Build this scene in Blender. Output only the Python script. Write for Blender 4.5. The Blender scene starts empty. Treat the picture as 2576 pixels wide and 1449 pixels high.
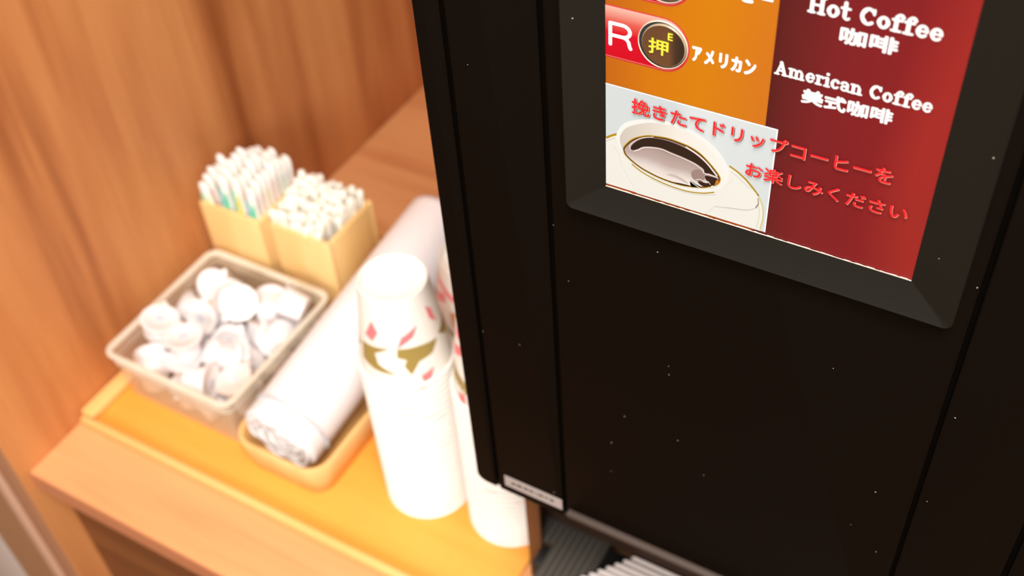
import bpy, bmesh, math, random
from mathutils import Vector, Matrix, Quaternion, Euler
from mathutils.geometry import tessellate_polygon
random.seed(7)
C = bpy.context.scene.collection
SC = bpy.context.scene
PI = math.pi
def srgb(r, g, b):
    f = lambda v: (v/255/12.92) if v/255 <= .04045 else ((v/255+.055)/1.055)**2.4
    return (f(r), f(g), f(b), 1)

# ------------------------------------------------------------------ camera, world, lights, exposure
cam_d = bpy.data.cameras.new('camera')
cam = bpy.data.objects.new('camera', cam_d)
C.objects.link(cam)
cam.matrix_world = Matrix(((0.86588183, -0.31413919, 0.3893138, 0),
                           (0.49646498, 0.6351678, -0.5916793, 0),
                           (-0.06140993, 0.70560502, 0.70593936, 1.64),
                           (0, 0, 0, 1)))
cam_d.sensor_width = 36
cam_d.sensor_fit = 'HORIZONTAL'
cam_d.lens = 40.484
cam_d.clip_start = .01
cam_d.clip_end = 50
cam_d.dof.use_dof = True
cam_d.dof.focus_distance = .478
cam_d.dof.aperture_fstop = 8.2
SC.camera = cam
SC.view_settings.view_transform = 'Standard'
SC.view_settings.look = 'None'
SC.view_settings.gamma = 1
SC.view_settings.use_curve_mapping = False
SC.view_settings.exposure = 0.0
SC.cycles.use_denoising = True
SC.cycles.caustics_refractive = False
SC.cycles.caustics_reflective = False
wd = bpy.data.worlds.new('world')
SC.world = wd
wd.use_nodes = True
wd.node_tree.nodes['Background'].inputs['Color'].default_value = (1.0, .93, .86, 1)
wd.node_tree.nodes['Background'].inputs['Strength'].default_value = .22
def area(name, loc, target, size, power, col):
    d = bpy.data.lights.new(name, 'AREA')
    d.shape = 'RECTANGLE'; d.size, d.size_y = size
    d.energy = power; d.color = col
    o = bpy.data.objects.new(name, d)
    o.location = loc
    o.rotation_euler = (Vector(target)-Vector(loc)).to_track_quat('-Z', 'Y').to_euler()
    C.objects.link(o)
    return o
area('ceiling_lamp_light', (.05, -.15, 2.50), (-.35, .45, .85), (.6, .6), 45, (1, .955, .89))
area('room_lamp_light', (.4, -2.2, 2.3), (-.4, .4, 1.0), (1.5, 1.0), 84, (1, .955, .90))

# ------------------------------------------------------------------ helpers
def link(name, me, mat=None, parent=None, smooth=False):
    o = bpy.data.objects.new(name, me)
    C.objects.link(o)
    if mat is not None:
        for m in (mat if isinstance(mat, (list, tuple)) else [mat]):
            me.materials.append(m)
    if parent is not None:
        o.parent = parent
    if smooth:
        for p in me.polygons: p.use_smooth = True
    return o
def obj(name, bm, mat=None, parent=None, smooth=False, autosmooth=None):
    me = bpy.data.meshes.new(name)
    bmesh.ops.recalc_face_normals(bm, faces=bm.faces[:])
    bm.to_mesh(me); bm.free()
    o = link(name, me, mat, parent, smooth)
    if autosmooth:
        me.set_sharp_from_angle(angle=math.radians(autosmooth))
    return o
def thing(name, label, cat, loc=(0, 0, 0), group=None, rot=None):
    o = bpy.data.objects.new(name, None)
    C.objects.link(o); o.location = loc
    o.empty_display_size = .02
    if rot: o.rotation_euler = rot
    return tag(o, label, cat, group)
def tag(o, label, cat, group=None):
    o['label'] = label; o['category'] = cat
    if group: o['group'] = group
    return o
def struct(o):
    o['kind'] = 'structure'
    return o
def box(bm, x0, x1, y0, y1, z0, z1, bev=0, seg=2, M=None):
    r = bmesh.ops.create_cube(bm, size=1)
    vs = r['verts']
    for v in vs:
        v.co = Vector(((x0+x1)/2+v.co.x*(x1-x0), (y0+y1)/2+v.co.y*(y1-y0), (z0+z1)/2+v.co.z*(z1-z0)))
    if bev:
        es = list({e for v in vs for e in v.link_edges})
        rb = bmesh.ops.bevel(bm, geom=es, offset=bev, segments=seg, affect='EDGES', profile=.5)
        vs = list({v for f in rb['faces'] for v in f.verts} | {v for v in vs if v.is_valid})
    if M is not None:
        for v in vs: v.co = M @ v.co
    return vs
def BOX(name, x0, x1, y0, y1, z0, z1, mat, parent=None, bev=0, seg=2, smooth=False):
    bm = bmesh.new(); box(bm, x0, x1, y0, y1, z0, z1, bev, seg)
    return obj(name, bm, mat, parent, autosmooth=40 if bev else None, smooth=bool(bev))
def lathe(bm, prof, n=48, c=(0, 0, 0), close=False, mi=0):
    rings = []
    for r, z in prof:
        if r < 1e-6:
            rings.append([bm.verts.new((c[0], c[1], c[2]+z))])
        else:
            rings.append([bm.verts.new((c[0]+r*math.cos(2*PI*i/n), c[1]+r*math.sin(2*PI*i/n), c[2]+z)) for i in range(n)])
    pairs = list(zip(rings, rings[1:]))
    if close: pairs.append((rings[-1], rings[0]))
    for a, b in pairs:
        for i in range(n):
            j = (i+1) % n
            if len(a) == 1 and len(b) == 1: continue
            if len(a) == 1: f = bm.faces.new((a[0], b[i], b[j]))
            elif len(b) == 1: f = bm.faces.new((a[i], a[j], b[0]))
            else: f = bm.faces.new((a[i], a[j], b[j], b[i]))
            f.material_index = mi
def rrect(x0, x1, y0, y1, r, n=6):
    pts = []
    for cx, cy, a0 in ((x1-r, y1-r, 0), (x0+r, y1-r, 90), (x0+r, y0+r, 180), (x1-r, y0+r, 270)):
        for k in range(n+1):
            a = math.radians(a0+90*k/n)
            pts.append((cx+r*math.cos(a), cy+r*math.sin(a)))
    return pts
def loft(bm, loops, closed_loop=False, cap0=True, cap1=True):
    """loops: lists of 3D points of equal count"""
    rings = [[bm.verts.new(p) for p in L] for L in loops]
    n = len(rings[0])
    pr = list(zip(rings, rings[1:]))
    if closed_loop: pr.append((rings[-1], rings[0]))
    for a, b in pr:
        for i in range(n):
            j = (i+1) % n
            bm.faces.new((a[i], a[j], b[j], b[i]))
    if not closed_loop:
        if cap0: bm.faces.new(rings[0])
        if cap1: bm.faces.new(rings[-1])
def tube(bm, pts, r, n=8, caps=True):
    pts = [Vector(p) for p in pts]
    rings = []
    for i, p in enumerate(pts):
        t = (pts[min(i+1, len(pts)-1)]-pts[max(i-1, 0)]).normalized()
        up = Vector((0, 0, 1)) if abs(t.z) < .9 else Vector((1, 0, 0))
        a = t.cross(up).normalized(); b = t.cross(a)
        rings.append([bm.verts.new(p+r*(math.cos(2*PI*k/n)*a+math.sin(2*PI*k/n)*b)) for k in range(n)])
    for A, B in zip(rings, rings[1:]):
        for i in range(n):
            j = (i+1) % n
            bm.faces.new((A[i], A[j], B[j], B[i]))
    if caps:
        bm.faces.new(rings[0]); bm.faces.new(rings[-1])

ORD = 'first second third fourth fifth sixth seventh eighth ninth tenth eleventh twelfth thirteenth fourteenth fifteenth sixteenth seventeenth eighteenth nineteenth twentieth twenty-first twenty-second twenty-third twenty-fourth twenty-fifth'.split()
# ------------------------------------------------------------------ materials
def mat(name, col, rough=.5, spec=.5, **kw):
    m = bpy.data.materials.new(name); m.use_nodes = True
    b = m.node_tree.nodes['Principled BSDF']
    b.inputs['Base Color'].default_value = col
    b.inputs['Roughness'].default_value = rough
    b.inputs['Specular IOR Level'].default_value = spec
    for k, v in kw.items():
        b.inputs[k].default_value = v
    return m
def nn(m, t, **kw):
    n = m.node_tree.nodes.new(t)
    for k, v in kw.items(): setattr(n, k, v)
    return n
def wood(name, c_dark, c_mid, c_light, grain='Z', scale=1.0, rough=.5, spec=.3, contrast=1.0):
    m = mat(name, c_mid, rough, spec)
    nt = m.node_tree; L = nt.links.new; b = nt.nodes['Principled BSDF']
    tc = nn(m, 'ShaderNodeTexCoord')
    mp = nn(m, 'ShaderNodeMapping')
    s = {'X': (1.1, 14, 14), 'Y': (14, 1.1, 14), 'Z': (14, 14, 1.1)}[grain]
    mp.inputs['Scale'].default_value = [v*scale for v in s]
    L(tc.outputs['Object'], mp.inputs['Vector'])
    n1 = nn(m, 'ShaderNodeTexNoise'); n1.inputs['Scale'].default_value = 1.0; n1.inputs['Detail'].default_value = 5
    n1.inputs['Distortion'].default_value = .6
    n2 = nn(m, 'ShaderNodeTexNoise'); n2.inputs['Scale'].default_value = 6.0; n2.inputs['Detail'].default_value = 3
    L(mp.outputs[0], n1.inputs['Vector']); L(mp.outputs[0], n2.inputs['Vector'])
    mx = nn(m, 'ShaderNodeMath', operation='MULTIPLY_ADD')
    L(n2.outputs['Fac'], mx.inputs[0]); mx.inputs[1].default_value = .30
    ad = nn(m, 'ShaderNodeMath', operation='MULTIPLY'); L(n1.outputs['Fac'], ad.inputs[0]); ad.inputs[1].default_value = .85
    L(ad.outputs[0], mx.inputs[2])
    cr = nn(m, 'ShaderNodeValToRGB')
    e = cr.color_ramp.elements
    w = .22/contrast
    e[0].position = .56-w; e[0].color = c_dark
    e[1].position = .56+w; e[1].color = c_light
    k = e.new(.56); k.color = c_mid
    L(mx.outputs[0], cr.inputs[0]); L(cr.outputs[0], b.inputs['Base Color'])
    bp = nn(m, 'ShaderNodeBump'); bp.inputs['Strength'].default_value = .06; bp.inputs['Distance'].default_value = .001
    L(n2.outputs['Fac'], bp.inputs['Height']); L(bp.outputs[0], b.inputs['Normal'])
    return m
def rgb(r, g, b): return (r, g, b, 1)
M = {}
M['wall_wood'] = wood('wall_wood', rgb(.28, .085, .024), rgb(.50, .19, .064), rgb(.64, .285, .102), 'Z', .62, .45, .3, contrast=1.5)
M['shelf_wood'] = wood('shelf_wood', rgb(.55, .22, .09), rgb(.70, .34, .145), rgb(.78, .42, .19), 'X', 1.0, .4, .3)
M['shaded_edge'] = wood('shaded_edge', rgb(.34, .12, .05), rgb(.44, .17, .08), rgb(.50, .21, .10), 'X', 1.0, .5, .3)  # shelf wood again, browner: the front face's shade put into the colour
M['cabinet_shade_wood'] = wood('cabinet_shade_wood', rgb(.10, .035, .012), rgb(.17, .06, .02), rgb(.23, .09, .03), 'X', 1.0, .5, .3)  # dark tone paints the shade below the shelf
M['tray_wood'] = wood('tray_wood', rgb(.76, .29, .040), rgb(.83, .35, .055), rgb(.88, .41, .08), 'X', 1.0, .35, .4)
M['tray_rim'] = wood('tray_rim', rgb(.78, .38, .10), rgb(.86, .48, .17), rgb(.90, .56, .24), 'X', 1.0, .35, .4)
M['box_wood'] = wood('box_wood', rgb(.72, .44, .16), rgb(.80, .52, .21), rgb(.85, .60, .28), 'Z', 1.6, .5, .3)
M['small_tray_wood'] = wood('small_tray_wood', rgb(.74, .42, .14), rgb(.82, .50, .20), rgb(.88, .58, .27), 'Y', 1.4, .4, .4)
M['cup_paper'] = mat('cup_paper', rgb(.86, .83, .78), .55, .3)
M['print_pink'] = mat('print_pink', rgb(.85, .20, .22), .55)
M['print_pale'] = mat('print_pale', rgb(.86, .42, .42), .55)
M['print_olive'] = mat('print_olive', rgb(.33, .24, .06), .55)
M['print_orange'] = mat('print_orange', rgb(.62, .26, .07), .55)
M['wrap'] = mat('wrap', rgb(.84, .82, .85), .5, .4)
M['wrap_clear'] = mat('wrap_clear', rgb(.9, .9, .93), .2, .5)
M['pod_body'] = mat('pod_body', rgb(.82, .79, .81), .35, .5)
M['pod_lid'] = mat('pod_lid', rgb(.85, .83, .84), .35, .5)
M['pod_lid_pink'] = mat('pod_lid_pink', rgb(.86, .72, .67), .4, .5)
M['pod_mark'] = mat('pod_mark', rgb(.62, .66, .76), .5)
M['stick_white'] = mat('stick_white', rgb(.86, .84, .80), .45, .4)
M['stick_cream'] = mat('stick_cream', rgb(.90, .88, .80), .5, .3)
for n, c in dict(green=(.10, .62, .42), red=(.85, .12, .16), yellow=(.88, .70, .14), teal=(.18, .62, .62), pink=(.85, .35, .50)).items():
    M['ink_'+n] = mat('ink_'+n, rgb(*c), .5)
# clear plastic basket
def clear_plastic(name, tint, rough=.06, alpha=.25):
    m = mat(name, tint, rough, .6)
    nt = m.node_tree; b = nt.nodes['Principled BSDF']; L = nt.links.new
    tr = nn(m, 'ShaderNodeBsdfTransparent'); tr.inputs[0].default_value = (tint[0]*.25+.75, tint[1]*.25+.75, tint[2]*.25+.75, 1)
    fr = nn(m, 'ShaderNodeLayerWeight'); fr.inputs['Blend'].default_value = .35
    ma = nn(m, 'ShaderNodeMath', operation='MULTIPLY_ADD'); ma.inputs[1].default_value = .35; ma.inputs[2].default_value = alpha
    L(fr.outputs['Facing'], ma.inputs[0])
    mix = nn(m, 'ShaderNodeMixShader')
    L(ma.outputs[0], mix.inputs[0]); L(tr.outputs[0], mix.inputs[1]); L(b.outputs[0], mix.inputs[2])
    L(mix.outputs[0], nt.nodes['Material Output'].inputs['Surface'])
    return m
M['clear'] = clear_plastic('clear', rgb(.80, .72, .58), .08, .10)
M['clear_rim'] = clear_plastic('clear_rim', rgb(.92, .87, .75), .12, .45)
# machine plastics
def machine_plastic(name, col, rough, spec):
    m = mat(name, col, rough, spec)
    nt = m.node_tree; L = nt.links.new; b = nt.nodes['Principled BSDF']
    tc = nn(m, 'ShaderNodeTexCoord'); n = nn(m, 'ShaderNodeTexNoise'); n.inputs['Scale'].default_value = 900; n.inputs['Detail'].default_value = 2
    L(tc.outputs['Object'], n.inputs['Vector'])
    bp = nn(m, 'ShaderNodeBump'); bp.inputs['Strength'].default_value = .12; bp.inputs['Distance'].default_value = .0003
    L(n.outputs['Fac'], bp.inputs['Height']); L(bp.outputs[0], b.inputs['Normal'])
    # sparse dust specks
    v = nn(m, 'ShaderNodeTexVoronoi'); v.inputs['Scale'].default_value = 130
    L(tc.outputs['Object'], v.inputs['Vector'])
    lt = nn(m, 'ShaderNodeMath', operation='LESS_THAN'); lt.inputs[1].default_value = .045
    L(v.outputs['Distance'], lt.inputs[0])
    sp = nn(m, 'ShaderNodeSeparateColor'); L(v.outputs['Color'], sp.inputs[0])
    gt = nn(m, 'ShaderNodeMath', operation='GREATER_THAN'); gt.inputs[1].default_value = .86
    L(sp.outputs[0], gt.inputs[0])
    mu = nn(m, 'ShaderNodeMath', operation='MULTIPLY'); L(lt.outputs[0], mu.inputs[0]); L(gt.outputs[0], mu.inputs[1])
    mx = nn(m, 'ShaderNodeMix', data_type='RGBA'); L(mu.outputs[0], mx.inputs['Factor'])
    mx.inputs['A'].default_value = col; mx.inputs['B'].default_value = rgb(.35, .33, .28)
    L(mx.outputs['Result'], b.inputs['Base Color'])
    return m
M['machine'] = machine_plastic('machine', rgb(.0034, .0020, .0011), .6, .04)
M['machine_groove'] = mat('machine_groove', rgb(.002, .0015, .001), .9, .0)
M['bezel'] = machine_plastic('bezel', rgb(.0084, .0075, .0055), .55, .12)
M['machine_lip'] = mat('machine_lip', rgb(.05, .035, .028), .45, .3)
M['under_grey'] = mat('under_grey', rgb(.022, .018, .014), .5, .2)
M['seal_brown'] = mat('seal_brown', rgb(.030, .018, .010), .6, .2)
M['pillar'] = mat('pillar', rgb(.115, .042, .018), .5, .3)
M['recess'] = mat('recess', rgb(.052, .047, .040), .45, .3)
M['recess_brown'] = mat('recess_brown', rgb(.030, .015, .009), .5, .3)
M['rib'] = mat('rib', rgb(.17, .16, .15), .4, .4)
M['slat'] = mat('slat', rgb(.62, .56, .55), .28, .6)
M['drip_dark'] = mat('drip_dark', rgb(.010, .010, .010), .4, .4)
M['sticker'] = mat('sticker', rgb(.36, .32, .31), .4, .5)
M['ink_black'] = mat('ink_black', rgb(.02, .02, .02), .6, .2)
M['worn_edge'] = mat('worn_edge', rgb(.62, .52, .46), .6, .3)
M['strip_brown'] = mat('strip_brown', rgb(.42, .12, .03), .5, .3)
def backlit(name, col, glow=.35, rough=.35, spec=.25):
    m = mat(name, (col[0]*.40, col[1]*.40, col[2]*.40, 1), rough, spec)
    b = m.node_tree.nodes['Principled BSDF']
    b.inputs['Emission Color'].default_value = col
    b.inputs['Emission Strength'].default_value = glow*.7
    return m
def backlit_grad(name, stops, axis='X', lo=0, hi=1, glow=.35, noise=0.0, nscale=20, rough=.35, spec=.25):
    """colour gradient of a backlit film, printed or standing for a reflection; coordinates are object metres"""
    m = backlit(name, stops[0][1], glow, rough, spec)
    nt = m.node_tree; L = nt.links.new; b = nt.nodes['Principled BSDF']
    tc = nn(m, 'ShaderNodeTexCoord'); se = nn(m, 'ShaderNodeSeparateXYZ'); L(tc.outputs['Object'], se.inputs[0])
    mr = nn(m, 'ShaderNodeMapRange'); mr.inputs['From Min'].default_value = lo; mr.inputs['From Max'].default_value = hi
    L(se.outputs[axis], mr.inputs['Value'])
    src = mr.outputs[0]
    if noise:
        no = nn(m, 'ShaderNodeTexNoise'); no.inputs['Scale'].default_value = nscale; no.inputs['Detail'].default_value = 1
        mp = nn(m, 'ShaderNodeMapping'); mp.inputs['Scale'].default_value = (1, 1, .45)
        L(tc.outputs['Object'], mp.inputs[0]); L(mp.outputs[0], no.inputs['Vector'])
        ma = nn(m, 'ShaderNodeMath', operation='SUBTRACT'); L(no.outputs['Fac'], ma.inputs[0]); ma.inputs[1].default_value = .5
        mb = nn(m, 'ShaderNodeMath', operation='MULTIPLY_ADD'); L(ma.outputs[0], mb.inputs[0]); mb.inputs[1].default_value = noise
        L(src, mb.inputs[2]); src = mb.outputs[0]
    cr = nn(m, 'ShaderNodeValToRGB'); e = cr.color_ramp.elements
    e[0].position = stops[0][0]; e[0].color = stops[0][1]
    e[1].position = stops[-1][0]; e[1].color = stops[-1][1]
    for p, c in stops[1:-1]:
        k = e.new(p); k.color = c
    L(src, cr.inputs[0]); L(cr.outputs[0], b.inputs['Emission Color'])
    dk = nn(m, 'ShaderNodeMix', data_type='RGBA', blend_type='MULTIPLY'); dk.inputs['Factor'].default_value = 1
    L(cr.outputs[0], dk.inputs['A']); dk.inputs['B'].default_value = (.4, .4, .4, 1)
    L(dk.outputs['Result'], b.inputs['Base Color'])
    return m

# ------------------------------------------------------------------ the room
M['plaster'] = mat('plaster', rgb(.62, .55, .46), .8, .2)
M['floor_wood'] = wood('floor_wood', rgb(.22, .09, .04), rgb(.34, .15, .07), rgb(.45, .22, .10), 'Y', .4, .4, .4)
struct(BOX('floor', -3.5, 2.6, -3.6, 1.2, -.05, 0, M['floor_wood']))
struct(BOX('ceiling', -3.5, 2.6, -3.6, 1.2, 2.6, 2.65, M['plaster']))
struct(BOX('wall_right', 2.6, 2.65, -3.6, 1.2, 0, 2.6, M['plaster']))
struct(BOX('wall_front', -3.5, 2.6, -3.65, -3.6, 0, 2.6, M['plaster']))
struct(BOX('wall_far_left', -3.55, -3.5, -3.6, 1.2, 0, 2.6, M['plaster']))
struct(BOX('wall_back', -3.5, 2.6, 1.2, 1.25, 0, 2.6, M['wall_wood']))
struct(BOX('wall_left', -.7030, -.700, .2715, 1.1995, 0.0, 2.599, M['wall_wood'], bev=.0012))
# lipped frame beside the front edge of the wooden wall (blurred grey brown bands at the photo's lower left)
M['frame_brown'] = mat('frame_brown', srgb(168, 122, 92), .5, .3)
M['frame_pink'] = mat('frame_pink', srgb(205, 168, 146), .4, .4)
M['frame_grey'] = mat('frame_grey', srgb(190, 184, 180), .4, .4)
M['frame_tan'] = mat('frame_tan', srgb(150, 112, 82), .6, .2)
struct(BOX('trim_1', -.7315, -.7032, .2715, .300, 0, 2.599, M['frame_brown'], bev=.001))
struct(BOX('trim_2', -.7490, -.7317, .2690, .300, 0, 2.599, M['frame_pink'], bev=.003))
struct(BOX('trim_3', -.8190, -.7492, .2715, .300, 0, 2.599, M['frame_tan']))
struct(BOX('trim_4', -.9100, -.8192, .2700, .300, 0, 2.599, M['frame_grey'], bev=.004))
struct(BOX('trim_5', -3.4995, -.9105, .2800, .300, 0, 2.599, M['plaster']))

# counter shelf in the niche
cs = BOX('counter_shelf', -.6995, .90, .281, 1.15, .829, .850, M['shelf_wood'], bev=.0012)
tag(cs, 'long brown wooden counter shelf with straight front edge, carrying the trays and the machine', 'shelf')
rel_eb = BOX('shaded_edge', -.6995, .90, .2795, .2808, .8295, .8492, M['shaded_edge'], cs)  # thin strip painting the weaker light on the shelf front
cab = thing('cabinet', 'shadowed wooden cabinet space below the counter shelf', 'cabinet', (0, .7, 0))
def cab_part(name, *a, **k):
    o = BOX(name, *a, **k); o.parent = cab; o.matrix_parent_inverse = Matrix.Translation((0, -.7, 0)); return o
cab_part('back_panel', -.6995, .90, .74, .76, .0, .8285, M['wall_wood'])
cab_part('shade_panel', -.6995, .8795, .2980, .3160, .0, .8285, M['cabinet_shade_wood'])  # added dark panel standing in for the shade under the shelf
cab_part('side_panel', .88, .90, .354, .7395, .0, .8285, M['wall_wood'])
cab_part('bottom_panel', -.6995, .8795, .354, .7395, .05, .07, M['wall_wood'])

# ------------------------------------------------------------------ big serving tray on the shelf
def mm(bm, y=None): pass
T0 = .8503
bt = thing('serving_tray', 'large orange wooden tray with low light rim, lying along the shelf front', 'tray', (-.48, .43, T0))
ox, oy = -.48, .43
def rel(o, base):
    for v in o.data.vertices: v.co -= Vector(base)
    return o
def relbox(name, x0, x1, y0, y1, z0, z1, m, parent, base, **k):
    return rel(BOX(name, x0, x1, y0, y1, z0, z1, m, parent, **k), base)
TB = (-.48, .43, T0)
relbox('tray_base', -.6935, -.272, .3465, .66, T0, T0+.0037, M['tray_wood'], bt, TB)
relbox('front_rim', -.6935, -.272, .3400, .3462, T0, T0+.011, M['tray_rim'], bt, TB, bev=.0018)
relbox('side_rim', -.6992, -.6838, .3466, .66, T0+.0040, T0+.0125, M['tray_rim'], bt, TB, bev=.003)
relbox('back_rim', -.6995, -.272, .6605, .668, T0, T0+.009, M['tray_rim'], bt, TB, bev=.0018)
TF = T0+.0038        # top of the tray floor

# ------------------------------------------------------------------ small rounded wooden tray
def rounded_tray(name, x0, x1, y0, y1, z, h, r, t, flare, m, label, cat):
    cx, cy = (x0+x1)/2, (y0+y1)/2
    th = thing(name, label, cat, (cx, cy, z))
    def L(off, zz): return [(px-cx, py-cy, zz) for px, py in rrect(x0+off, x1-off, y0+off, y1-off, max(r-off, .002), 8)]
    bm = bmesh.new()
    loft(bm, [L(flare+t, .0035), L(flare+.002, 0), L(flare, .0015), L(0, h-.0015), L(.0012, h), L(t-.0012, h), L(t, h-.0015), L(flare+t, .0036)], closed_loop=True)
    obj('tray_wall', bm, m, th, smooth=True, autosmooth=50)
    bm = bmesh.new()
    loft(bm, [L(flare+t+.0002, .0002), L(flare+t+.0002, .0034)])
    obj('tray_bottom', bm, m, th)
    return th
rounded_tray('oval_tray', -.5385, -.4445, .3695, .535, TF, .038, .022, .005, .006, M['small_tray_wood'],
             'small pale wooden tray with rounded corners, holding the white roll', 'tray')

# ------------------------------------------------------------------ white roll lying in the small tray
def roll():
    p0 = Vector((-.4940, .3845, TF+.0425)); p1 = Vector((-.4880, .645, TF+.0815))
    ax = (p1-p0); Ln = ax.length
    th = thing('wrapped_roll', 'thick white wrapped roll leaning out of the small wooden tray', 'roll', p0)
    th.rotation_mode = 'QUATERNION'
    th.rotation_quaternion = ax.to_track_quat('Z', 'Y')
    bm = bmesh.new()
    R = .0352
    prof = [(0.0, .006), (.010, .0055), (.022, .004), (.029, .0015), (.0335, 0), (R, .003)]
    k = 1
    z = .003
    random.seed(3)
    while z < Ln-.012:
        prof.append((R-.0004*(k % 2), z+.0045)); z += .0045; k += 1
    prof += [(R-.0012, Ln-.008), (R-.005, Ln-.003), (R-.012, Ln-.0004), (0, Ln)]
    lathe(bm, prof, 64)
    obj('roll_body', bm, M['wrap'], th, smooth=True)
    bm = bmesh.new()          # twisted film gathered over the near end
    for q in range(3):
        pts = []
        for s in range(41):
            a = 2*PI*s/40
            rr = .0305-.0075*q+.0012*math.sin(5*a+q)
            pts.append((rr*math.cos(a), rr*math.sin(a), -.0005+.0012*q+.0012*math.sin(7*a+2*q)))
        tube(bm, pts, .0014-.0002*q, 6, caps=False)
    obj('film_fold', bm, M['wrap_clear'], th, smooth=True)
    bm = bmesh.new()
    lathe(bm, [(R+.0006, .016), (R+.0006, .020)], 64)
    r_ = bmesh.ops.solidify(bm, geom=bm.faces[:], thickness=.0003)
    obj('film_edge', bm, M['wrap_clear'], th, smooth=True)
roll()

# ------------------------------------------------------------------ clear basket of creamer pods
BX0, BX1, BY0, BY1, BH = -.684, -.5415, .380, .5300, .0605
def basket():
    cx, cy = (BX0+BX1)/2, (BY0+BY1)/2
    th = thing('clear_basket', 'clear plastic rectangular basket full of white creamer pods', 'basket', (cx, cy, TF))
    def L(off, zz, r=.012): return [(px-cx, py-cy, zz) for px, py in rrect(BX0+off, BX1-off, BY0+off, BY1-off, max(r-off, .002), 6)]
    bm = bmesh.new()
    loft(bm, [L(.010, .003), L(.009, .0004), L(.008, .002), L(.0035, BH-.004), L(.0055, BH-.004), L(.010, .0032)], closed_loop=True)
    obj('basket_wall', bm, M['clear'], th, smooth=True, autosmooth=50)
    bm = bmesh.new()
    loft(bm, [L(.0102, .0005), L(.0102, .0030)])
    obj('basket_bottom', bm, M['clear'], th)
    bm = bmesh.new()
    loft(bm, [L(.0054, BH-.0038), L(.0020, BH-.0038), L(.0, BH-.0028), L(.0, BH-.0008), L(.0014, BH), L(.0040, BH), L(.0054, BH-.0012)], closed_loop=True)
    obj('basket_rim', bm, M['clear_rim'], th, smooth=True, autosmooth=60)
    bm = bmesh.new()          # moulded ribs just under the rim
    for zz in (.046, .050):
        o = .0035+(.008-.0035)*(BH-zz)/BH
        tube(bm, [(p[0], p[1], zz) for p in L(o-.0004, 0)]+[(L(o-.0004, 0)[0][0], L(o-.0004, 0)[0][1], zz)], .0007, 5, caps=False)
    obj('moulded_rib', bm, M['clear_rim'], th, smooth=True)
basket()
#PODS_BEGIN
PODS = [(-0.6594, 0.4051, 0.8701, 0.026, 0.056, 0.037, 0.997),
        (-0.6377, 0.4257, 0.8693, 0.0, -0.417, -0.909, -0.0),
        (-0.5889, 0.4031, 0.8709, 0.685, -0.44, -0.403, 0.419),
        (-0.6565, 0.4629, 0.8693, 0.0, -0.419, 0.908, -0.0),
        (-0.6051, 0.4512, 0.8688, 0.961, -0.0, 0.0, -0.278),
        (-0.5673, 0.465, 0.8688, 0.924, -0.0, -0.0, -0.383),
        (-0.6555, 0.4927, 0.8717, 0.654, -0.164, 0.043, 0.738),
        (-0.6079, 0.507, 0.8709, 0.531, -0.32, -0.504, 0.602),
        (-0.568, 0.4991, 0.8688, 0.299, 0.0, -0.0, 0.954),
        (-0.6477, 0.4033, 0.8947, 0.408, -0.569, 0.108, 0.705),
        (-0.6169, 0.4049, 0.8696, 0.774, -0.026, -0.031, -0.631),
        (-0.5673, 0.4232, 0.8688, 0.997, 0.0, 0.0, 0.078),
        (-0.6359, 0.449, 0.8812, 0.304, 0.508, 0.623, -0.511),
        (-0.5961, 0.4816, 0.884, 0.887, -0.322, -0.045, -0.327),
        (-0.5797, 0.4461, 0.8912, 0.938, 0.272, -0.216, 0.011),
        (-0.6626, 0.5067, 0.8934, 0.712, 0.433, -0.138, 0.535),
        (-0.6279, 0.4794, 0.8688, 0.954, -0.0, -0.0, 0.301),
        (-0.5671, 0.5044, 0.8928, 0.0, -0.761, -0.649, 0.0),
        (-0.6626, 0.4301, 0.8929, 0.844, 0.0, 0.126, 0.521),
        (-0.6205, 0.4135, 0.8925, 0.122, 0.002, -0.041, -0.992),
        (-0.5909, 0.4006, 0.9033, 0.048, -0.666, -0.152, -0.729),
        (-0.6589, 0.4678, 0.8945, 0.054, -0.586, -0.109, 0.802),
        (-0.6082, 0.459, 0.8944, 0.584, 0.596, -0.021, 0.55),
        (-0.564, 0.4747, 0.9011, 0.318, -0.154, -0.922, 0.157),
        (-0.6339, 0.4922, 0.9015, 0.389, -0.074, -0.886, -0.24),
        (-0.5928, 0.5002, 0.9017, 0.187, -0.606, 0.45, 0.628),
        (-0.5612, 0.5004, 0.9179, 0.793, 0.184, -0.568, -0.126),
        (-0.6551, 0.4261, 0.916, 0.504, 0.059, 0.112, 0.855),
        (-0.6194, 0.4197, 0.9156, 0.331, -0.02, 0.035, 0.943),
        (-0.5626, 0.4161, 0.8947, 0.763, -0.015, -0.128, 0.634),
        (-0.6328, 0.4633, 0.9075, 0.638, 0.4, -0.33, 0.569),
        (-0.6142, 0.4841, 0.9131, 0.603, -0.084, 0.428, -0.668),
        (-0.5941, 0.431, 0.905, 0.347, -0.786, 0.511, -0.029)]
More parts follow.
